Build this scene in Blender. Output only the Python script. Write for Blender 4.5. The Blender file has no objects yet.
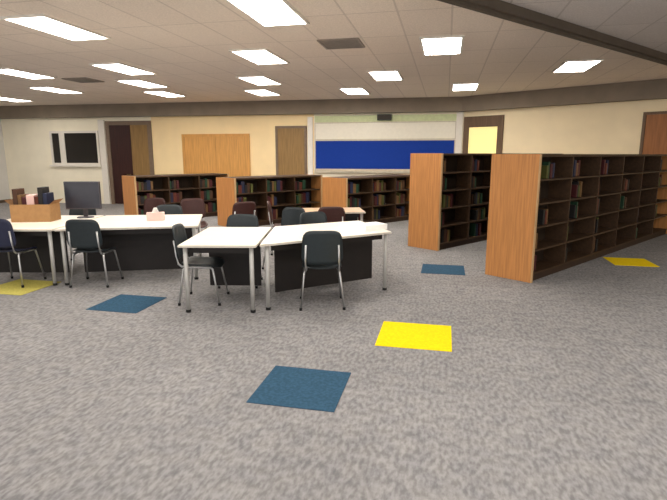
import bpy, bmesh, math, random
from mathutils import Vector, Matrix
random.seed(7)
S = bpy.context.scene
COL = S.collection
R = math.radians
CAM_H = 1.65
FPX = 500.0
PITCH = math.atan(95.5 / FPX)

# ------------------------------------------------------------------ helpers
def ray(px, py):
    a = (px - 333.5) / FPX; b = (250 - py) / FPX
    return Vector((a, math.cos(PITCH) + b * math.sin(PITCH), -math.sin(PITCH) + b * math.cos(PITCH)))

def at(px, py, h=0.0):
    d = ray(px, py); t = (h - CAM_H) / d.z
    return Vector((d.x * t, d.y * t, h))

def box(bm, x0, x1, y0, y1, z0, z1, bev=0.0):
    r = bmesh.ops.create_cube(bm, size=1.0)
    vs = r['verts']
    for v in vs:
        v.co = Vector((x0 if v.co.x < 0 else x1, y0 if v.co.y < 0 else y1, z0 if v.co.z < 0 else z1))
    if bev > 0:
        es = list({e for v in vs for e in v.link_edges})
        bmesh.ops.bevel(bm, geom=es, offset=bev, segments=2, affect='EDGES', profile=0.6)

def tube(bm, pts, rad, n=10):
    pts = [Vector(p) for p in pts]
    rings = []
    for i, p in enumerate(pts):
        if i == 0: d = pts[1] - p
        elif i == len(pts) - 1: d = p - pts[i - 1]
        else: d = (pts[i + 1] - p).normalized() + (p - pts[i - 1]).normalized()
        d.normalize()
        up = Vector((0, 0, 1)) if abs(d.z) < 0.9 else Vector((1, 0, 0))
        u = d.cross(up).normalized(); w = d.cross(u).normalized()
        rings.append([bm.verts.new(p + rad * (math.cos(2 * math.pi * k / n) * u + math.sin(2 * math.pi * k / n) * w)) for k in range(n)])
    for a, b in zip(rings, rings[1:]):
        for k in range(n):
            bm.faces.new((a[k], a[(k + 1) % n], b[(k + 1) % n], b[k]))
    bm.faces.new(rings[0][::-1]); bm.faces.new(rings[-1])

def obj(name, bm, mat, parent=None, smooth=False, loc=None, rz=None):
    bmesh.ops.recalc_face_normals(bm, faces=bm.faces[:])
    me = bpy.data.meshes.new(name)
    bm.to_mesh(me); bm.free()
    if smooth:
        for p in me.polygons: p.use_smooth = True
    me.materials.append(mat)
    o = bpy.data.objects.new(name, me)
    COL.objects.link(o)
    if parent is not None: o.parent = parent
    if loc is not None: o.location = loc
    if rz is not None: o.rotation_euler = (0, 0, rz)
    return o

def bx(name, mat, parent, *a, bev=0.0):
    bm = bmesh.new(); box(bm, *a, bev=bev)
    return obj(name, bm, mat, parent)

def tag(o, label=None, cat=None, group=None, kind=None):
    if label: o['label'] = label
    if cat: o['category'] = cat
    if group: o['group'] = group
    if kind: o['kind'] = kind
    return o

def thing(name, label, cat, loc=(0, 0, 0), rz=0.0, group=None):
    o = bpy.data.objects.new(name, None)
    o.empty_display_size = 0.1
    COL.objects.link(o)
    o.location = loc; o.rotation_euler = (0, 0, rz)
    return tag(o, label, cat, group)

def struct_root(name, loc=(0, 0, 0), rz=0.0):
    o = bpy.data.objects.new(name, None)
    COL.objects.link(o); o.location = loc; o.rotation_euler = (0, 0, rz)
    o['kind'] = 'structure'
    return o

def dup(root, loc, rz, label, group=None):
    r = root.copy(); COL.objects.link(r)
    r.location = loc; r.rotation_euler = (0, 0, rz); r['label'] = label
    if group: r['group'] = group
    for ch in list(root.children):
        c = ch.copy(); COL.objects.link(c); c.parent = r
        for g in list(ch.children):
            d = g.copy(); COL.objects.link(d); d.parent = c
    return r

# ------------------------------------------------------------------ materials
def srgb(r, g, b):
    f = lambda c: (c / 255 / 12.92) if c / 255 <= 0.04045 else ((c / 255 + 0.055) / 1.055) ** 2.4
    return (f(r), f(g), f(b), 1.0)

def base_mat(name):
    m = bpy.data.materials.new(name); m.use_nodes = True
    nt = m.node_tree; bs = nt.nodes['Principled BSDF']
    return m, nt, bs

def mix_noise(nt, coord, scale, c1, c2, detail=3.0, lo=0.35, hi=0.65, stretch=None):
    n = nt.nodes.new('ShaderNodeTexNoise'); n.inputs['Scale'].default_value = scale; n.inputs['Detail'].default_value = detail
    if stretch:
        mp = nt.nodes.new('ShaderNodeMapping'); mp.inputs['Scale'].default_value = stretch
        nt.links.new(coord, mp.inputs['Vector']); coord = mp.outputs['Vector']
    nt.links.new(coord, n.inputs['Vector'])
    cr = nt.nodes.new('ShaderNodeValToRGB')
    cr.color_ramp.elements[0].position = lo; cr.color_ramp.elements[0].color = c1
    cr.color_ramp.elements[1].position = hi; cr.color_ramp.elements[1].color = c2
    nt.links.new(n.outputs['Fac'], cr.inputs['Fac'])
    return cr.outputs['Color'], n

def plain(name, rgb, rough=0.6, metal=0.0, var=0.06, scale=14.0, stretch=None, bump=0.0, spec=0.4):
    m, nt, bs = base_mat(name)
    c = srgb(*rgb)
    tc = nt.nodes.new('ShaderNodeTexCoord')
    c1 = tuple(max(0, x * (1 - var)) for x in c[:3]) + (1,)
    c2 = tuple(min(1, x * (1 + var)) for x in c[:3]) + (1,)
    col, n = mix_noise(nt, tc.outputs['Object'], scale, c1, c2, stretch=stretch)
    nt.links.new(col, bs.inputs['Base Color'])
    bs.inputs['Roughness'].default_value = rough; bs.inputs['Metallic'].default_value = metal
    bs.inputs['Specular IOR Level'].default_value = spec
    if bump:
        b = nt.nodes.new('ShaderNodeBump'); b.inputs['Strength'].default_value = bump; b.inputs['Distance'].default_value = 0.004
        nt.links.new(n.outputs['Fac'], b.inputs['Height']); nt.links.new(b.outputs['Normal'], bs.inputs['Normal'])
    return m

def wood(name, rgb, rough=0.45, var=0.22, scale=3.0, stretch=(9, 9, 0.6), spec=0.35):
    return plain(name, rgb, rough, 0, var, scale, stretch, 0.0, spec)

def emit(name, rgb, strength):
    m, nt, bs = base_mat(name)
    bs.inputs['Base Color'].default_value = srgb(*rgb)
    bs.inputs['Emission Color'].default_value = srgb(*rgb)
    bs.inputs['Emission Strength'].default_value = strength
    return m

GRID = R(-12.5)     # carpet, ceiling grid and troffers share this turn

def carpet_mat():
    m, nt, bs = base_mat('heathered_carpet')
    tc = nt.nodes.new('ShaderNodeTexCoord')
    mp = nt.nodes.new('ShaderNodeMapping'); mp.inputs['Rotation'].default_value = (0, 0, -GRID)
    nt.links.new(tc.outputs['Object'], mp.inputs['Vector'])
    v = mp.outputs['Vector']
    fine, nf = mix_noise(nt, v, 38, srgb(108, 106, 107), srgb(160, 158, 158), 4, 0.36, 0.64, stretch=(1.0, 0.45, 1))
    coarse, _ = mix_noise(nt, v, 7, srgb(124, 123, 126), srgb(152, 149, 146), 4, 0.35, 0.65)
    mx = nt.nodes.new('ShaderNodeMix'); mx.data_type = 'RGBA'; mx.inputs['Factor'].default_value = 0.42
    nt.links.new(fine, mx.inputs['A']); nt.links.new(coarse, mx.inputs['B'])
    # each carpet tile a hair lighter or darker than the next
    ck = nt.nodes.new('ShaderNodeTexVoronoi'); ck.feature = 'F1'; ck.distance = 'CHEBYCHEV'
    ck.inputs['Scale'].default_value = 1 / 0.61; ck.inputs['Randomness'].default_value = 0.0
    nt.links.new(v, ck.inputs['Vector'])
    bw = nt.nodes.new('ShaderNodeRGBToBW'); nt.links.new(ck.outputs['Color'], bw.inputs['Color'])
    mr = nt.nodes.new('ShaderNodeMapRange'); mr.inputs['To Min'].default_value = 0.93; mr.inputs['To Max'].default_value = 1.05
    nt.links.new(bw.outputs['Val'], mr.inputs['Value'])
    hs = nt.nodes.new('ShaderNodeHueSaturation')
    nt.links.new(mr.outputs['Result'], hs.inputs['Value']); nt.links.new(mx.outputs['Result'], hs.inputs['Color'])
    nt.links.new(hs.outputs['Color'], bs.inputs['Base Color'])
    bs.inputs['Roughness'].default_value = 0.95; bs.inputs['Specular IOR Level'].default_value = 0.1
    b = nt.nodes.new('ShaderNodeBump'); b.inputs['Strength'].default_value = 0.4; b.inputs['Distance'].default_value = 0.006
    nt.links.new(nf.outputs['Fac'], b.inputs['Height']); nt.links.new(b.outputs['Normal'], bs.inputs['Normal'])
    return m

def ceiling_mat():
    m, nt, bs = base_mat('acoustic_ceiling')
    tc = nt.nodes.new('ShaderNodeTexCoord')
    mp = nt.nodes.new('ShaderNodeMapping'); mp.inputs['Rotation'].default_value = (0, 0, -GRID + math.pi / 2)
    nt.links.new(tc.outputs['Object'], mp.inputs['Vector'])
    br = nt.nodes.new('ShaderNodeTexBrick'); br.offset = 0.0
    br.inputs['Color1'].default_value = srgb(246, 234, 222); br.inputs['Color2'].default_value = srgb(242, 230, 218)
    br.inputs['Mortar'].default_value = srgb(222, 210, 199)
    br.inputs['Scale'].default_value = 1.0; br.inputs['Brick Width'].default_value = 1.22; br.inputs['Row Height'].default_value = 0.61
    br.inputs['Mortar Size'].default_value = 0.012; br.inputs['Mortar Smooth'].default_value = 0.1
    nt.links.new(mp.outputs['Vector'], br.inputs['Vector'])
    sp, n = mix_noise(nt, tc.outputs['Object'], 55, (0.86, 0.86, 0.86, 1), (1, 1, 1, 1), 3)
    mx = nt.nodes.new('ShaderNodeMix'); mx.data_type = 'RGBA'; mx.blend_type = 'MULTIPLY'; mx.inputs['Factor'].default_value = 1
    nt.links.new(br.outputs['Color'], mx.inputs['A']); nt.links.new(sp, mx.inputs['B'])
    # beyond the partition track the tile colour is multiplied greyer and cooler
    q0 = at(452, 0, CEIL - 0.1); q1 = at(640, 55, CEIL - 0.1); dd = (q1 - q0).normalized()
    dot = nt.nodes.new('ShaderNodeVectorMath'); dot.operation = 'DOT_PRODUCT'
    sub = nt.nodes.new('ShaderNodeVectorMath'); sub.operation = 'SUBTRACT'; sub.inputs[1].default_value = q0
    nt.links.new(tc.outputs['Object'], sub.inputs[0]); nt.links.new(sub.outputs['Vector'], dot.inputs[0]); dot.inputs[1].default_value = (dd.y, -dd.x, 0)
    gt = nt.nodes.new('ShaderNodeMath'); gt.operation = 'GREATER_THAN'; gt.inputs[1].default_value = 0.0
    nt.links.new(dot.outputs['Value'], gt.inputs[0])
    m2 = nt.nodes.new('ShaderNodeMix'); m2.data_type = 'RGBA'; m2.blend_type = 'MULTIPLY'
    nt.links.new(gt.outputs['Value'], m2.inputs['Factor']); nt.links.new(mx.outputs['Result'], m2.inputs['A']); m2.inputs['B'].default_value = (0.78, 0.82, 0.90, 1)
    nt.links.new(m2.outputs['Result'], bs.inputs['Base Color'])
    bs.inputs['Roughness'].default_value = 0.95; bs.inputs['Specular IOR Level'].default_value = 0.1
    return m

CEIL = 3.25
M = dict(
    carpet=carpet_mat(), ceiling=ceiling_mat(),
    wall=plain('cream_wall_paint', (244, 236, 214), 0.8, var=0.03, scale=2, spec=0.2),
    wall_warm_lit=plain('warm_lit_cream_wall', (245, 220, 172), 0.8, var=0.03, scale=2, spec=0.2),  # same cream wall with warm light tinted into its colour
    wall_right=plain('sand_wall_paint', (242, 224, 188), 0.8, var=0.03, scale=2, spec=0.2),
    wall_grey=plain('pale_grey_wall_paint', (212, 210, 206), 0.8, var=0.03, scale=2, spec=0.2),
    soffit=plain('dark_taupe_soffit', (134, 122, 108), 0.85, var=0.06, scale=3, spec=0.2),
    track=plain('dark_track', (88, 78, 68), 0.7, var=0.08, scale=6),
    white_trim=plain('white_trim', (226, 220, 210), 0.5, var=0.02),
    base=plain('brown_baseboard', (84, 66, 52), 0.6),
    end_wood=wood('orange_oak_panel', (186, 128, 74), 0.5, 0.14, 3, (14, 14, 0.7)),
    edge_wood=wood('pale_oak_edge', (186, 152, 110), 0.5, 0.1),
    case_wood=wood('dark_walnut_case', (50, 32, 19), 0.6, 0.22),
    shelf_wood=wood('walnut_shelf', (64, 44, 26), 0.6, 0.2, 3, (0.8, 9, 9)),
    case_dark=wood('deep_brown_back', (44, 31, 18), 0.75, 0.2),
    door_tan=wood('tan_door_wood', (206, 152, 84), 0.5, 0.12),
    door_olive=wood('olive_door_wood', (140, 110, 66), 0.5, 0.15),
    door_dark=wood('maroon_door_wood', (54, 26, 22), 0.5, 0.2),
    door_brown=wood('brown_door_wood', (150, 96, 52), 0.5, 0.15),
    frame_dark=wood('dark_brown_frame', (104, 82, 62), 0.55, 0.12),
    frame_grey=plain('grey_brown_frame', (120, 102, 86), 0.6),
    laminate=plain('white_laminate', (248, 240, 226), 0.32, var=0.015, scale=4),
    laminate_tan=wood('tan_laminate', (206, 172, 138), 0.4, 0.08, 3, (0.7, 8, 8)),
    edge_band=plain('grey_edge_band', (206, 198, 186), 0.5),
    chrome=plain('brushed_steel', (190, 190, 190), 0.32, 0.85, var=0.04, scale=40),
    leg_grey=plain('grey_painted_steel', (182, 180, 176), 0.4, 0.2, var=0.04),
    under_shade=plain('black_under_shade', (26, 20, 18), 0.6, var=0.1),  # black that stands for the shade under the tables
    shell=plain('charcoal_plastic', (34, 42, 46), 0.45, var=0.08, scale=30),
    shell_navy=plain('navy_plastic', (36, 40, 64), 0.45, var=0.08, scale=30),
    rubber=plain('black_rubber', (22, 22, 22), 0.8),
    mon=plain('dark_monitor_plastic', (58, 54, 60), 0.5, var=0.05),
    screen=plain('dark_screen', (46, 46, 54), 0.2, var=0.05),
    card=plain('tan_cardboard', (166, 126, 82), 0.8, var=0.06, scale=20),
    paper=plain('white_paper', (250, 248, 244), 0.7, var=0.01),
    pink=plain('pale_pink_card', (228, 190, 182), 0.7, var=0.02),
    blue_felt=plain('blue_felt', (30, 60, 146), 0.9, var=0.10, scale=60, spec=0.1),
    board_white=plain('white_board', (232, 226, 210), 0.4, var=0.02),
    green_strip=plain('pale_green_strip', (206, 214, 168), 0.7, var=0.05),
    alu=plain('board_ledge', (190, 180, 162), 0.45, 0.2),
    glass_dark=plain('dark_window_glass', (30, 26, 22), 0.08, var=0.15, scale=3, spec=0.5),
    glass_lit=emit('lit_window_glass', (250, 236, 160), 0.42),
    tile_blue=plain('slate_blue_carpet', (52, 82, 104), 0.95, var=0.16, scale=45, bump=0.3, spec=0.1),
    tile_yellow=plain('yellow_carpet', (250, 214, 22), 0.95, var=0.07, scale=45, bump=0.3, spec=0.1),
    tile_olive=plain('yellow_green_carpet', (186, 176, 92), 0.95, var=0.12, scale=45, bump=0.3, spec=0.1),
    lamp_frame=plain('white_lamp_frame', (232, 226, 218), 0.5),
    lamp=emit('fluorescent_diffuser', (255, 248, 238), 23.0),
    vent=plain('grey_vent_metal', (150, 140, 130), 0.5, 0.3),
    vent_dark=plain('vent_void', (60, 54, 48), 0.8),
    sign_dark=plain('dark_box_plastic', (40, 44, 36), 0.5),
    handle=plain('dull_brass', (150, 128, 84), 0.35, 0.8),
)

# ------------------------------------------------------------------ room plan
CEIL = 3.25
SL = -0.1916
def lineA(x, off=0.0): return 14.98 + off + SL * (x - 3.02)
PA0 = Vector((-11.45, lineA(-11.45)))           # back left corner
PC = Vector((3.75, lineA(3.75)))                # corner between back wall and slanted wall
dirB = Vector((0.716, -0.698))
PB1 = PC + dirB * 9.5                           # slanted wall runs out to the right
dirA = (PC - PA0).normalized()
nA = Vector((dirA.y, -dirA.x))                  # into the room
nB = Vector((-0.698, -0.716))
PL = PA0 + nA * 22.0                            # left wall runs back past the camera
PR = Vector((PB1.x, -3.0))
POLY = [PA0, PC, PB1, PR, Vector((PL.x, -3.0)), ]
PL = PA0 + nA * ((PA0.y + 3.0) / -nA.y); POLY[4] = PL

def wall_from(name, a, b, mat, h0=0.0, h1=CEIL, thick=0.15):
    d = (b - a); L = d.length; ang = math.atan2(d.y, d.x)
    bm = bmesh.new(); box(bm, 0, L, 0, thick, h0, h1)
    return tag(obj(name, bm, mat, None, loc=(a.x, a.y, 0), rz=ang), kind='structure')

def slab(name, z0, z1, mat, grow=0.2):
    bm = bmesh.new()
    c = sum(POLY, Vector((0, 0))) / len(POLY)
    pts = [p + (p - c).normalized() * grow for p in POLY]
    lo = [bm.verts.new((p.x, p.y, z0)) for p in pts]; hi = [bm.verts.new((p.x, p.y, z1)) for p in pts]
    bm.faces.new(lo[::-1]); bm.faces.new(hi)
    n = len(pts)
    for i in range(n): bm.faces.new((lo[i], lo[(i + 1) % n], hi[(i + 1) % n], hi[i]))
    return tag(obj(name, bm, mat), kind='structure')
slab('floor', -0.12, 0.0, M['carpet'])
slab('ceiling', CEIL, CEIL + 0.12, M['ceiling'])

# --- coordinates on the walls
class WallFrame:
    def __init__(s, p, d, n):
        s.p, s.d, s.n = p, d, n; s.ang = math.atan2(d.y, d.x)
    def sh(s, px, py, off=0.0):                   # pixel -> (distance along, height)
        r = ray(px, py); p = s.p + s.n * off
        t = ((p.x) * s.n.x + (p.y) * s.n.y) / (r.x * s.n.x + r.y * s.n.y)
        q = Vector((r.x * t, r.y * t))
        return (q - p).dot(s.d), CAM_H + r.z * t
    def pos(s, u, z=0.0, off=0.0):
        q = s.p + s.d * u + s.n * off
        return (q.x, q.y, z)
WA = WallFrame(PA0, dirA, nA)
WB = WallFrame(PC, dirB, nB)
def ua(px, py=150): return WA.sh(px, py)[0]
def ub(px, py=140): return WB.sh(px, py)[0]
def ha(px, py): return WA.sh(px, py)[1]
def hb(px, py): return WB.sh(px, py)[1]

# back wall: cream on the left, warm light put into the colour round the doors, cream again behind the boards
pA1 = PA0 + dirA * ua(153); pA2 = PA0 + dirA * ua(314)
wall_from('wall_back_left', PA0, pA1, M['wall'])
wall_from('wall_back_middle', pA1, pA2, M['wall_warm_lit'])
wall_from('wall_back_right', pA2, PC, M['wall'])
wall_from('wall_slanted', PC, PB1, M['wall_right'])
wall_from('wall_right', PB1, PR, M['wall_right'])
# rear wall left out so ambient fill light enters from behind the viewer
wall_from('wall_left', PL, PA0, M['wall_grey'])

# soffits under the ceiling along the back
def soffit(name, W, u0, u1, drop, out=0.25):
    bm = bmesh.new(); box(bm, u0, u1, -out, 0, CEIL - drop, CEIL)
    return tag(obj(name, bm, M['soffit'], None, loc=(W.p.x, W.p.y, 0), rz=W.ang), kind='structure')
soffit('trim_1', WA, 0.0, (PC - PA0).length + 0.11, 0.40)
soffit('trim_2', WB, -0.10, 9.5, 0.40)
# dark partition track crossing the ceiling on a slant
t0 = at(452, 0, CEIL - 0.1); t1 = at(640, 55, CEIL - 0.1)
d = (t1 - t0); d.normalize(); t0 = t0 - d * 5.0
t1 = t1 + d * 2.0
L = (t1 - t0).length
bm = bmesh.new(); box(bm, 0, L, -0.085, 0.085, CEIL - 0.10, CEIL); box(bm, 0, L, -0.03, 0.03, CEIL - 0.13, CEIL - 0.10)
tag(obj('trim_3', bm, M['track'], None, loc=(t0.x, t0.y, 0), rz=math.atan2(d.y, d.x)), kind='structure')

def baseboard(name, a, b):
    dd = b - a; ang = math.atan2(dd.y, dd.x)
    bm = bmesh.new(); box(bm, 0, dd.length, -0.015, 0, 0, 0.10, bev=0.004)
    tag(obj(name, bm, M['base'], None, loc=(a.x, a.y, 0), rz=ang), kind='structure')
baseboard('baseboard_left', PL, PA0)

# ------------------------------------------------------------------ doors, windows and boards (local: x along wall, -y into room)
def wroot(name, W, u): return struct_root(name, W.pos(u), W.ang)

def door(name, W, u0, u1, top, leaves, frame_mat, fw=0.07):
    r = wroot(name, W, u0); w = u1 - u0
    bm = bmesh.new()
    box(bm, 0, fw, -0.05, 0, 0, top); box(bm, w - fw, w, -0.05, 0, 0, top); box(bm, fw, w - fw, -0.05, 0, top - fw, top)
    obj('door_frame', bm, frame_mat, r)
    x = fw; tot = sum(k for k, _ in leaves)
    for i, (k, mat) in enumerate(leaves):
        x1 = x + (w - 2 * fw) * k / tot
        lf = bx('door_leaf', mat, r, x + 0.004, x1 - 0.004, -0.035, -0.002, 0.01, top - fw, bev=0.003)
        hx = (x1 - 0.09) if i == 0 else (x + 0.09)
        bm = bmesh.new(); tube(bm, [(hx, -0.035, 1.0), (hx, -0.085, 1.0), (hx + (-0.11 if i == 0 else 0.11), -0.085, 1.0)], 0.011, 8)
        obj('door_handle', bm, M['handle'], lf, True)
        x = x1
    return r
door('door_1', WA, ua(108), ua(153), ha(130, 121), [(0.55, M['door_dark']), (0.45, M['door_olive'])], M['frame_grey'], 0.13)
door('door_2', WA, ua(183), ua(250), ha(216, 134), [(1, M['door_tan']), (1, M['door_tan'])], M['door_tan'], 0.08)
door('door_3', WA, ua(276), ua(307), ha(290, 126), [(1, M['door_olive'])], M['frame_grey'], 0.07)
door('door_4', WB, ub(641), ub(641) + 1.05, hb(650, 112), [(1, M['door_brown'])], M['frame_dark'], 0.06)

def wbox(name, W, u0, u1, z0, z1, out, mat):
    bm = bmesh.new(); box(bm, 0, u1 - u0, -out, 0, z0, z1, bev=0.004)
    return tag(obj(name, bm, mat, None, loc=W.pos(u0), rz=W.ang), kind='structure')
wbox('trim_4', WA, ua(101), ua(107), 0, ha(104, 120), 0.06, M['white_trim'])
wbox('trim_5', WA, ua(308), ua(313), 0, ha(310, 117), 0.05, M['white_trim'])
wbox('trim_6', WA, ua(455), ua(461), 0, ha(458, 112), 0.08, M['white_trim'])

def window(name, W, u0, u1, z0, z1, fm, gm, mull=None, fw=0.06):
    r = wroot(name, W, u0); w = u1 - u0
    bm = bmesh.new()
    box(bm, 0, fw, -0.05, 0, z0, z1); box(bm, w - fw, w, -0.05, 0, z0, z1)
    box(bm, fw, w - fw, -0.05, 0, z0, z0 + fw); box(bm, fw, w - fw, -0.05, 0, z1 - fw, z1)
    if mull: box(bm, w * mull[0], w * mull[1], -0.045, 0, z0 + fw, z1 - fw)
    obj('window_frame', bm, fm, r)
    bx('pane', gm, r, fw, w - fw, -0.02, -0.004, z0 + fw, z1 - fw)
    return r
r1 = window('window_1', WA, ua(52), ua(100), ha(76, 165), ha(76, 131), M['white_trim'], M['glass_dark'], (0.19, 0.30), 0.07)
bx('window_sill', M['white_trim'], r1, -0.06, ua(100) - ua(52) + 0.06, -0.12, 0, ha(76, 165) - 0.05, ha(76, 165))
r2 = window('window_2', WB, ub(464), ub(503), 0.9, hb(484, 116), M['frame_dark'], M['glass_lit'], None, 0.16)
fr = hb(484, 127); 
bx('window_head', M['frame_dark'], r2, 0.16, ub(503) - ub(464) - 0.16, -0.045, -0.021, fr, hb(484, 116) - 0.16)

# boards on the back wall
u0, u1 = ua(315), ua(455)
b = thing('bulletin_board', 'wide blue felt bulletin board with thin frame on the back wall', 'bulletin board', WA.pos(u0), WA.ang)
zb0, zb1 = ha(385, 170), ha(385, 140); w = u1 - u0
bx('felt_panel', M['blue_felt'], b, 0.03, w - 0.03, -0.03, -0.001, zb0 + 0.03, zb1 - 0.02)
bm = bmesh.new()
box(bm, 0, 0.03, -0.04, 0, zb0, zb1); box(bm, w - 0.03, w, -0.04, 0, zb0, zb1)
box(bm, 0.03, w - 0.03, -0.04, 0, zb0, zb0 + 0.03); box(bm, 0.03, w - 0.03, -0.04, 0, zb1 - 0.02, zb1)
obj('frame', bm, M['alu'], b)
bx('ledge', M['alu'], b, 0, w, -0.09, 0, zb0 - 0.09, zb0, bev=0.004)
zw1 = ha(385, 122)
b = thing('whiteboard', 'long white marker board above the blue bulletin board', 'whiteboard', WA.pos(u0), WA.ang)
bx('writing_surface', M['board_white'], b, 0.02, w - 0.02, -0.025, -0.001, zb1 + 0.03, zw1 - 0.02)
bm = bmesh.new()
box(bm, 0, 0.02, -0.035, 0, zb1 + 0.01, zw1); box(bm, w - 0.02, w, -0.035, 0, zb1 + 0.01, zw1)
box(bm, 0.02, w - 0.02, -0.035, 0, zb1 + 0.01, zb1 + 0.03); box(bm, 0.02, w - 0.02, -0.035, 0, zw1 - 0.02, zw1)
obj('frame', bm, M['alu'], b)
bm = bmesh.new(); box(bm, 0, w, -0.022, -0.003, zw1 + 0.01, zw1 + 0.20, bev=0.004)
tag(obj('border_strip', bm, M['green_strip'], None, loc=WA.pos(u0), rz=WA.ang), 'pale green strip along the wall above the white marker board', 'wall strip')
sx = ua(377)
b = thing('wall_speaker', 'small dark box high on the back wall above the white board', 'speaker', WA.pos(sx, CEIL - 0.61), WA.ang)
bx('casing', M['sign_dark'], b, 0, 0.42, -0.14, -0.026, 0.0, 0.17, bev=0.012)
bx('grille', M['vent_dark'], b, 0.03, 0.39, -0.146, -0.14, 0.025, 0.145)

# ------------------------------------------------------------------ ceiling lights and vents
def make_light(loc, label):
    t = thing('ceiling_light', label, 'ceiling light', loc, GRID, 'ceiling lights')
    Lx, Ly, f = 0.61, 1.22, 0.035
    bm = bmesh.new()
    box(bm, -Lx / 2, -Lx / 2 + f, -Ly / 2, Ly / 2, -0.025, 0); box(bm, Lx / 2 - f, Lx / 2, -Ly / 2, Ly / 2, -0.025, 0)
    box(bm, -Lx / 2 + f, Lx / 2 - f, -Ly / 2, -Ly / 2 + f, -0.025, 0); box(bm, -Lx / 2 + f, Lx / 2 - f, Ly / 2 - f, Ly / 2, -0.025, 0)
    obj('frame', bm, M['lamp_frame'], t)
    bx('diffuser', M['lamp'], t, -Lx / 2 + f, Lx / 2 - f, -Ly / 2 + f, Ly / 2 - f, -0.018, -0.004)
    return t
lights = [
    ((-3.52, 6.85), 'long ceiling light panel at the upper left corner of the photo'),
    ((-3.95, 9.95), 'ceiling light panel above the dark door, first behind the long upper left corner panel'),
    ((-4.35, 11.95), 'ceiling light panel above the dark door, second behind the long upper left corner panel'),
    ((-4.5, 13.9), 'ceiling light panel close to the dark soffit, left of the tan double doors'),
    ((-6.25, 10.5), 'ceiling light panel cut by the left edge, before the grey vent'),
    ((-6.95, 13.1), 'ceiling light panel above the dark window, behind the grey vent'),
    ((-9.5, 15.2), 'small looking ceiling light panel in the far left corner by the grey wall'),
    ((-0.72, 6.05), 'largest bright ceiling light panel at the top centre'),
    ((-1.20, 8.75), 'ceiling light panel directly behind the largest one at top centre'),
    ((-1.60, 11.45), 'third ceiling light panel back in the centre row'),
    ((-1.85, 13.6), 'fourth ceiling light panel back in the centre row, by the soffit'),
    ((1.62, 7.90), 'bright square looking ceiling light panel above the second tall bookcase end'),
    ((1.08, 10.75), 'ceiling light panel above the blue bulletin board, middle of its row'),
    ((0.55, 13.3), 'ceiling light panel nearest the soffit above the blue bulletin board'),
    ((3.15, 12.5), 'ceiling light panel near the small lit window'),
    ((4.45, 9.65), 'ceiling light panel furthest to the right, above the nearest tall bookcase'),
]
proto = None
for (x, y), lab in lights:
    if proto is None: proto = make_light((x, y, CEIL), lab)
    else: dup(proto, (x, y, CEIL), GRID, lab)

# the rows of ceiling lamps go on over and behind the viewer
for i, (x, y) in enumerate(((-0.2, 3.2), (-3.1, 3.9), (2.2, 2.6), (-6.0, 6.0), (5.6, 3.6), (0.6, 0.0), (-3.0, 0.6), (7.9, 5.9))):
    ld = bpy.data.lights.new('ceiling_lamp', 'AREA'); ld.shape = 'RECTANGLE'; ld.size = 0.54; ld.size_y = 1.15
    ld.energy = 45; ld.color = (1.0, 0.95, 0.88)
    lo = bpy.data.objects.new('ceiling_lamp', ld); COL.objects.link(lo); lo.location = (x, y, CEIL - 0.02); lo.rotation_euler = (0, 0, GRID)

def vent(x, y, label):
    t = thing('ceiling_vent', label, 'vent', (x, y, CEIL), GRID, 'ceiling vents')
    bm = bmesh.new(); s = 0.30; f = 0.03
    box(bm, -s, -s + f, -s, s, -0.02, 0); box(bm, s - f, s, -s, s, -0.02, 0)
    box(bm, -s + f, s - f, -s, -s + f, -0.02, 0); box(bm, -s + f, s - f, s - f, s, -0.02, 0)
    obj('frame', bm, M['vent'], t)
    bx('backing', M['vent_dark'], t, -s + f, s - f, -s + f, s - f, -0.004, -0.001)
    bm = bmesh.new()
    for k in range(7):
        yy = -0.22 + k * 0.073; box(bm, -s + f, s - f, yy - 0.012, yy + 0.012, -0.016, -0.005)
    obj('slats', bm, M['vent'], t)
vent(-5.45, 11.4, 'grey ceiling vent between the left ceiling light panels')
vent(0.12, 7.75, 'grey ceiling vent right of the largest ceiling light panel')

# ------------------------------------------------------------------ accent carpet tiles
def tile(px, py, mat, label, rz=GRID, s=0.61):
    p = at(px, py)
    bm = bmesh.new(); box(bm, -s / 2, s / 2, -s / 2, s / 2, 0.0, 0.006, bev=0.002)
    return tag(obj('carpet_tile', bm, mat, None, loc=(p.x, p.y, 0), rz=rz), label, 'carpet tile', 'accent carpet tiles')
tile(302, 387, M['tile_blue'], 'large slate blue carpet tile in the foreground, nearest the viewer')
tile(415, 335.5, M['tile_yellow'], 'bright yellow carpet tile on open floor before the tall bookcases', s=0.66)
tile(128, 303.5, M['tile_blue'], 'slate blue carpet tile in front of the left tables')
tile(443, 269.5, M['tile_blue'], 'slate blue carpet tile in the aisle before the second tall bookcase')
tile(630, 262, M['tile_yellow'], 'yellow carpet tile at the foot of the nearest tall bookcase')
tile(20, 287, M['tile_olive'], 'yellow green carpet tile under the left table', s=0.66)

# ------------------------------------------------------------------ bookcases
BA = R(42.4)                      # run of the shelves
BD = Vector((math.cos(BA), math.sin(BA)))
BN = Vector((-math.sin(BA), math.cos(BA)))
BOOKC = [('maroon', (70, 22, 24)), ('olive green', (78, 80, 36)), ('navy blue', (30, 36, 62)), ('dark brown', (70, 44, 26)),
         ('tan', (110, 80, 46)), ('rust red', (92, 40, 24)), ('dark green', (30, 62, 42)), ('black', (26, 24, 24))]
BOOKM = {n: plain('book_cover_' + n.replace(' ', '_'), c, 0.6, var=0.1, scale=25) for n, c in BOOKC}
ORD = ['first', 'second', 'third', 'fourth', 'fifth', 'sixth']

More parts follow.
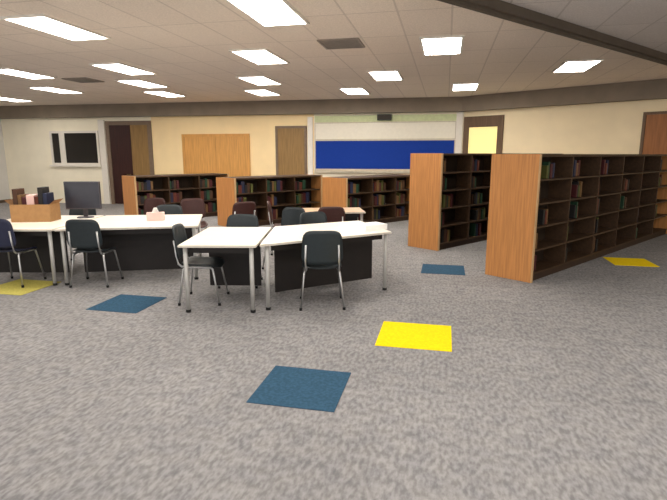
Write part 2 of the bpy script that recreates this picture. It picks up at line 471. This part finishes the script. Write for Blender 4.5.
def bookcase(corner, L, h, depth, bays, rows, label, who, name='bookcase', fill=(4, 6), visible=None, group='bookcases', tks=(0.03, 0.065)):
    t = thing(name, label, 'bookcase', (corner.x, corner.y, 0), BA, group)
    th = 0.045
    for x0 in (0, L - th):
        e = bx('end_panel', M['end_wood'], t, x0, x0 + th, 0.0, depth, 0, h, bev=0.003)
        bx('edge_strip', M['edge_wood'], e, x0 + 0.002, x0 + th - 0.002, -0.012, 0.0, 0, h)
    bx('top_panel', M['shelf_wood'], t, th, L - th, 0.01, depth - 0.01, h - 0.035, h, bev=0.003)
    bx('plinth', M['case_wood'], t, th, L - th, 0.03, depth - 0.03, 0, 0.09)
    bx('back_panel', M['case_dark'], t, th, L - th, depth / 2 - 0.008, depth / 2 + 0.008, 0.09, h - 0.035)
    bw = (L - 2 * th) / bays
    for k in range(1, bays):
        bx('upright', M['shelf_wood'], t, th + k * bw - 0.014, th + k * bw + 0.014, 0.012, depth - 0.012, 0.09, h - 0.035)
    rh = (h - 0.035 - 0.09) / rows
    for k in range(bays):
        xa, xb = th + k * bw + 0.015, th + (k + 1) * bw - 0.015
        for r in range(rows):
            z = 0.09 + r * rh
            bx('shelf', M['shelf_wood'], t, xa, xb, 0.015, depth - 0.015, z, z + 0.022)
            if visible is not None and k >= visible: continue
            # a few books stand in this compartment, each its own colour
            n = random.randint(*fill)
            cols = random.sample(BOOKC, min(n, len(BOOKC)))
            x = xa + random.choice([0.01, 0.02, 0.15, 0.3] if tks[0] < 0.04 else [0.01, 0.03]) * bw
            for cname, _ in cols:
                tk = random.uniform(*tks); bh = random.uniform(0.6, 0.88) * (rh - 0.03); dp = random.uniform(0.15, 0.2)
                if x + tk > xb - 0.01: break
                bm = bmesh.new()
                yf = 0.05 + random.uniform(0, 0.03)
                box(bm, 0, tk, 0, dp, 0, bh, bev=0.004)
                q = corner + BD * x + BN * yf
                tag(obj('book', bm, BOOKM[cname], None, loc=(q.x, q.y, z + 0.0235), rz=BA),
                    f'{cname} book, {ORD[rows - 1 - r]} shelf down, {ORD[k]} bay of the {who}', 'book', f'books in the {who}')
                x += tk + 0.003
    return t

c1 = at(530, 283); c1 = Vector((c1.x, c1.y))
c2 = at(437.5, 251); c2 = Vector((c2.x, c2.y))
c3 = at(347, 228); c3 = Vector((c3.x, c3.y))
bookcase(c1, 6.1, 1.655, 0.66, 6, 5, 'nearest tall oak ended bookcase with dark shelves, at the right', 'nearest tall bookcase', fill=(3, 4))
bookcase(c2, 4.7, 1.67, 0.66, 5, 5, 'second tall oak ended bookcase, standing behind the nearest one', 'second tall bookcase', fill=(4, 6), visible=2)
LH = 1.13
def low(pxr, y, label, who):
    x = ray(pxr, 180).x / ray(pxr, 180).y * y
    bookcase(Vector((x, y)), 2.6, LH, 0.80, 3, 3, label, who, fill=(4, 6), tks=(0.05, 0.10), name='low_bookcase', group='low bookcases')
low(346, 11.2, 'low bookcase with an oak end below the blue bulletin board', 'blue board low bookcase')
low(234, 11.2, 'low dark bookcase in front of the olive single door', 'olive door low bookcase')
low(134, 12.1, 'low bookcase furthest left, its oak end standing before the dark door', 'dark door low bookcase')

# ------------------------------------------------------------------ tables
def table(corners, label, top=None, panel=0.45):
    """corners: near left, near right, far right, far left"""
    cs = [Vector(c) for c in corners]
    cen = sum(cs, Vector((0, 0))) / 4
    P = [c - cen for c in cs]
    t = thing('classroom_table', label, 'table', (cen.x, cen.y, 0), 0, 'classroom tables')
    H = 0.735
    def inset(k):                      # polygon moved in by k on every side
        out = []
        for i in range(4):
            a = (P[i] - P[i - 1]).normalized(); b = (P[(i + 1) % 4] - P[i]).normalized()
            na = Vector((-a.y, a.x)); nb = Vector((-b.y, b.x))
            m = (na + nb); out.append(P[i] + m * (k / (1 + na.dot(nb))))
        return out
    def prism(bm, pts, z0, z1):
        lo = [bm.verts.new((p.x, p.y, z0)) for p in pts]; hi = [bm.verts.new((p.x, p.y, z1)) for p in pts]
        bm.faces.new(lo[::-1]); bm.faces.new(hi)
        for i in range(len(pts)): bm.faces.new((lo[i], lo[(i + 1) % len(pts)], hi[(i + 1) % len(pts)], hi[i]))
    def ring(bm, po, pi, z0, z1):
        for i in range(4):
            j = (i + 1) % 4
            prism(bm, [po[i], po[j], pi[j], pi[i]], z0, z1)
    bm = bmesh.new(); prism(bm, P, H - 0.028, H)
    bmesh.ops.bevel(bm, geom=[e for e in bm.edges], offset=0.004, segments=2, affect='EDGES')
    tp = obj('tabletop', bm, top or M['laminate'], t)
    bm = bmesh.new(); ring(bm, inset(-0.004), P, H - 0.024, H - 0.005); obj('edge_band', bm, M['edge_band'], tp)
    bm = bmesh.new(); ring(bm, inset(0.09), inset(0.11), H - 0.10, H - 0.028); obj('shade_apron', bm, M['under_shade'], t)  # black ring added to darken the space below the top
    for p in inset(0.055):
        bm = bmesh.new(); tube(bm, [(p.x, p.y, 0.03), (p.x, p.y, H - 0.028)], 0.023, 14); lg = obj('leg', bm, M['leg_grey'], t, True)
        bm = bmesh.new(); tube(bm, [(p.x, p.y, 0.0), (p.x, p.y, 0.03)], 0.027, 14); obj('foot', bm, M['rubber'], lg, True)
    Q = inset(0.085)
    a = Q[0].lerp(Q[3], panel); b = Q[1].lerp(Q[2], panel); dd = (b - a).normalized() * 0.0; nn = Vector((-(b - a).y, (b - a).x)).normalized() * 0.018
    bm = bmesh.new(); prism(bm, [a, b, b + nn, a + nn], 0.07, H - 0.028); obj('shade_panel', bm, M['under_shade'], t)  # black sheet added in place of the shade under the table
    return t
table([(-4.7, 6.17), (-3.52, 6.17), (-3.52, 7.62), (-4.7, 7.62)], 'white table at the left edge with the cardboard box and dark monitor on it', panel=0.3)
table([(-3.48, 6.17), (-1.78, 6.50), (-2.05, 7.78), (-3.48, 7.62)], 'white table with the pale pink tissue box on it', panel=0.3)
table([(-1.60, 5.06), (-0.80, 5.05), (-0.80, 6.36), (-1.60, 6.38)], 'nearest white table, its grey front leg standing closest to the viewer', panel=0.71)
table([(-0.76, 5.10), (0.70, 5.98), (0.36, 7.02), (-0.76, 6.42)], 'white table with the stack of paper on its corner', panel=0.35)
table([(-0.55, 8.0), (0.52, 8.1), (0.46, 8.8), (-0.6, 8.7)], 'tan topped table behind the white tables', top=M['laminate_tan'])

# ------------------------------------------------------------------ chairs
def make_chair(loc, rz, label, shell, group='classroom chairs'):
    """seat faces +y; backrest at -y"""
    t = thing('classroom_chair', label, 'chair', loc, rz, group)
    def sheet(f, nu, nv, th, name):
        bm = bmesh.new(); g = []
        for i in range(nu + 1):
            g.append([bm.verts.new(f(i / nu * 2 - 1, j / nv * 2 - 1)) for j in range(nv + 1)])
        for i in range(nu):
            for j in range(nv): bm.faces.new((g[i][j], g[i + 1][j], g[i + 1][j + 1], g[i][j + 1]))
        bmesh.ops.recalc_face_normals(bm, faces=bm.faces[:])
        bmesh.ops.solidify(bm, geom=bm.faces[:], thickness=th)
        return obj(name, bm, shell, t, True)
    def rounded(u, v, p=5):           # square -> superellipse
        r = (abs(u) ** p + abs(v) ** p) ** (1 / p) if (u or v) else 1
        m = max(abs(u), abs(v)); k = m / r if r else 1
        return u * k, v * k
    def seat(u, v):
        a, b = rounded(u, v)
        z = 0.445 + 0.018 * a * a - 0.012 * (1 - a * a) + (-0.03 * max(0, b) ** 3) + 0.03 * max(0, -b) ** 3
        return (a * 0.215, b * 0.21 + 0.01, z)
    def back(u, v):
        a, b = rounded(u, v)
        zz = 0.69 + b * 0.185
        return (a * (0.215 - 0.01 * b), -0.215 - 0.05 * (b + 1) * 0.5 - 0.035 * (1 - a * a), zz)
    sheet(seat, 12, 12, 0.012, 'seat')
    sheet(back, 12, 10, 0.012, 'backrest')
    for sx in (-1, 1):
        for fy in (1, -1):
            bm = bmesh.new()
            top = (sx * 0.175, fy * 0.15, 0.43); bot = (sx * 0.235, fy * 0.225, 0.0)
            if fy < 0: tube(bm, [(sx * 0.17, 0.10, 0.425), (sx * 0.18, -0.14, 0.425), (sx * 0.19, -0.17, 0.40), bot], 0.0125, 10)
            else: tube(bm, [(sx * 0.17, -0.05, 0.420), (sx * 0.18, 0.13, 0.420), (sx * 0.19, 0.155, 0.40), bot], 0.0125, 10)
            lg = obj('leg', bm, M['chrome'], t, True)
            bm = bmesh.new(); tube(bm, [(bot[0], bot[1], 0.0), (bot[0] * 0.99, bot[1] * 0.985, 0.03)], 0.016, 10)
            obj('glide', bm, M['rubber'], lg, True)
        bm = bmesh.new()
        tube(bm, [(sx * 0.165, 0.0, 0.428), (sx * 0.175, -0.19, 0.432), (sx * 0.178, -0.225, 0.46), (sx * 0.178, -0.242, 0.55), (sx * 0.172, -0.262, 0.72)], 0.0115, 10)
        obj('back_support', bm, M['chrome'], t, True)
    return t
ch = make_chair((-3.08, 6.33, 0), R(0), 'charcoal chair, back to the viewer, in front of the table with the tissue box', M['shell'])
dup(ch, (-0.13, 5.40, 0), R(3), 'charcoal chair, back to the viewer, at the table with the paper stack')
make_chair((-4.12, 6.32, 0.0085), R(-4), 'navy chair cut off by the left edge of the photo', M['shell_navy'])
dup(ch, (-1.20, 6.30, 0), R(180), 'charcoal chair tucked under the far side of the nearest white table')
dup(ch, (-3.92, 7.54, 0), R(180), 'charcoal chair on the far side of the left edge table, behind the box')
dup(ch, (-2.55, 7.60, 0), R(189), 'charcoal chair on the far side of the table with the tissue box')
dup(ch, (-0.16, 6.62, 0), R(208), 'charcoal chair on the far side of the table with the paper stack')
dup(ch, (-1.49, 5.58, 0), R(-90), 'charcoal chair tucked sideways under the left edge of the nearest white table')
dup(ch, (-0.72, 7.22, 0), R(150), 'charcoal chair standing free behind the nearest white table')
mr = plain('maroon_plastic', (64, 34, 30), 0.5, var=0.08, scale=30)
br = make_chair((-0.05, 7.83, 0), R(4), 'maroon chair pulled up to the tan topped table, back to the viewer', mr, 'maroon chairs')
dup(br, (-0.82, 8.42, 0), R(-86), 'maroon chair tucked into the left end of the tan topped table', 'maroon chairs')
dup(br, (-1.62, 8.60, 0), R(30), 'maroon chair standing alone behind the white table with the tissue box', 'maroon chairs')
dup(br, (-2.45, 8.75, 0), R(200), 'maroon chair between the tissue box table and the low bookcases', 'maroon chairs')
dup(br, (-3.30, 8.85, 0), R(170), 'maroon chair behind the dark monitor, in front of the low bookcases', 'maroon chairs')

# ------------------------------------------------------------------ things on the tables
TZ = 0.735
m = thing('computer_monitor', 'dark flat computer monitor standing beside the cardboard box', 'monitor', (-3.66, 7.32, TZ), R(4))
bx('housing', M['mon'], m, -0.25, 0.25, -0.02, 0.03, 0.13, 0.53, bev=0.008)
bx('screen', M['screen'], m, -0.236, 0.236, -0.0225, -0.02, 0.148, 0.515)
bm = bmesh.new(); box(bm, -0.03, 0.03, 0.03, 0.055, 0.012, 0.26, bev=0.004); obj('neck', bm, M['mon'], m)
bm = bmesh.new(); bmesh.ops.create_cone(bm, cap_ends=True, segments=32, radius1=0.12, radius2=0.11, depth=0.014, matrix=Matrix.Translation((0, 0.03, 0.007))); obj('stand_base', bm, M['mon'], m)

bxp = Vector((-4.18, 7.0))
t = thing('cardboard_box', 'open tan cardboard box of books at the left edge', 'box', (bxp.x, bxp.y, TZ), R(5))
bm = bmesh.new()
box(bm, -0.26, 0.26, -0.16, 0.16, 0, 0.008)
box(bm, -0.26, -0.252, -0.16, 0.16, 0.008, 0.24); box(bm, 0.252, 0.26, -0.16, 0.16, 0.008, 0.24)
box(bm, -0.252, 0.252, -0.16, -0.152, 0.008, 0.24); box(bm, -0.252, 0.252, 0.152, 0.16, 0.008, 0.24)
obj('carton', bm, M['card'], t)
for sx in (-1, 1):
    bm = bmesh.new()
    vs = [bm.verts.new(p) for p in ((sx * 0.256, -0.15, 0.24), (sx * 0.256, 0.15, 0.24), (sx * 0.33, 0.14, 0.30), (sx * 0.33, -0.14, 0.30))]
    bm.faces.new(vs); bmesh.ops.solidify(bm, geom=bm.faces[:], thickness=0.006)
    obj('flap', bm, M['card'], t)
x = -0.235
for cname, tk, bh in (('dark brown', 0.06, 0.44), ('tan', 0.05, 0.36), ('maroon', 0.055, 0.33), ('pale pink', 0.10, 0.36), ('rust red', 0.05, 0.34), ('black', 0.06, 0.46), ('navy blue', 0.05, 0.38)):
    bm = bmesh.new(); box(bm, 0, tk, 0, 0.22, 0, bh, bev=0.004)
    a = R(5); q = bxp + Vector((math.cos(a), math.sin(a))) * x + Vector((-math.sin(a), math.cos(a))) * -0.11
    tag(obj('book', bm, BOOKM.get(cname, M['pink']), None, loc=(q.x, q.y, TZ + 0.0095), rz=a), f'{cname} book standing in the open cardboard box', 'book', 'books in the cardboard box')
    x += tk + 0.004

def sheet_thing(name, x, y, rz, w, d, h, mat, label, cat):
    bm = bmesh.new(); box(bm, -w / 2, w / 2, -d / 2, d / 2, 0, h, bev=min(0.003, h * 0.3))
    return tag(obj(name, bm, mat, None, loc=(x, y, TZ), rz=rz), label, cat)
sheet_thing('paper_stack', 0.47, 6.18, R(30), 0.32, 0.24, 0.07, M['paper'], 'stack of white paper on the corner of the white table', 'paper')
t = thing('tissue_box', 'pale pink tissue box on the table left of the centre', 'tissue box', (-2.52, 7.05, TZ + 0.001), R(18))
bx('carton', M['pink'], t, -0.12, 0.12, -0.06, 0.06, 0, 0.11, bev=0.004)
bm = bmesh.new()
n = 9
vs = [[bm.verts.new(((i / n - 0.5) * 0.10 * (1 - 0.3 * j), 0.014 * math.sin(i * 2.1 + j) , 0.108 + j * 0.035)) for i in range(n + 1)] for j in range(3)]
for j in range(2):
    for i in range(n): bm.faces.new((vs[j][i], vs[j][i + 1], vs[j + 1][i + 1], vs[j + 1][i]))
bmesh.ops.solidify(bm, geom=bm.faces[:], thickness=0.002)
obj('tissue', bm, M['paper'], t, True)

# ------------------------------------------------------------------ world, colour, camera
wd = bpy.data.worlds.new('room_ambient'); S.world = wd; wd.use_nodes = True
wd.node_tree.nodes['Background'].inputs['Color'].default_value = (1.0, 0.97, 0.94, 1)
wd.node_tree.nodes['Background'].inputs['Strength'].default_value = 2.0
S.view_settings.view_transform = 'Standard'
S.view_settings.look = 'None'
S.view_settings.exposure = 0.0
cam = bpy.data.cameras.new('camera'); co = bpy.data.objects.new('camera', cam); COL.objects.link(co)
cam.sensor_fit = 'HORIZONTAL'; cam.sensor_width = 36.0; cam.lens = FPX / 667 * 36.0
cam.clip_start = 0.05; cam.clip_end = 100
co.location = (0, 0, CAM_H); co.rotation_euler = (math.pi / 2 - PITCH, 0, 0)
S.camera = co
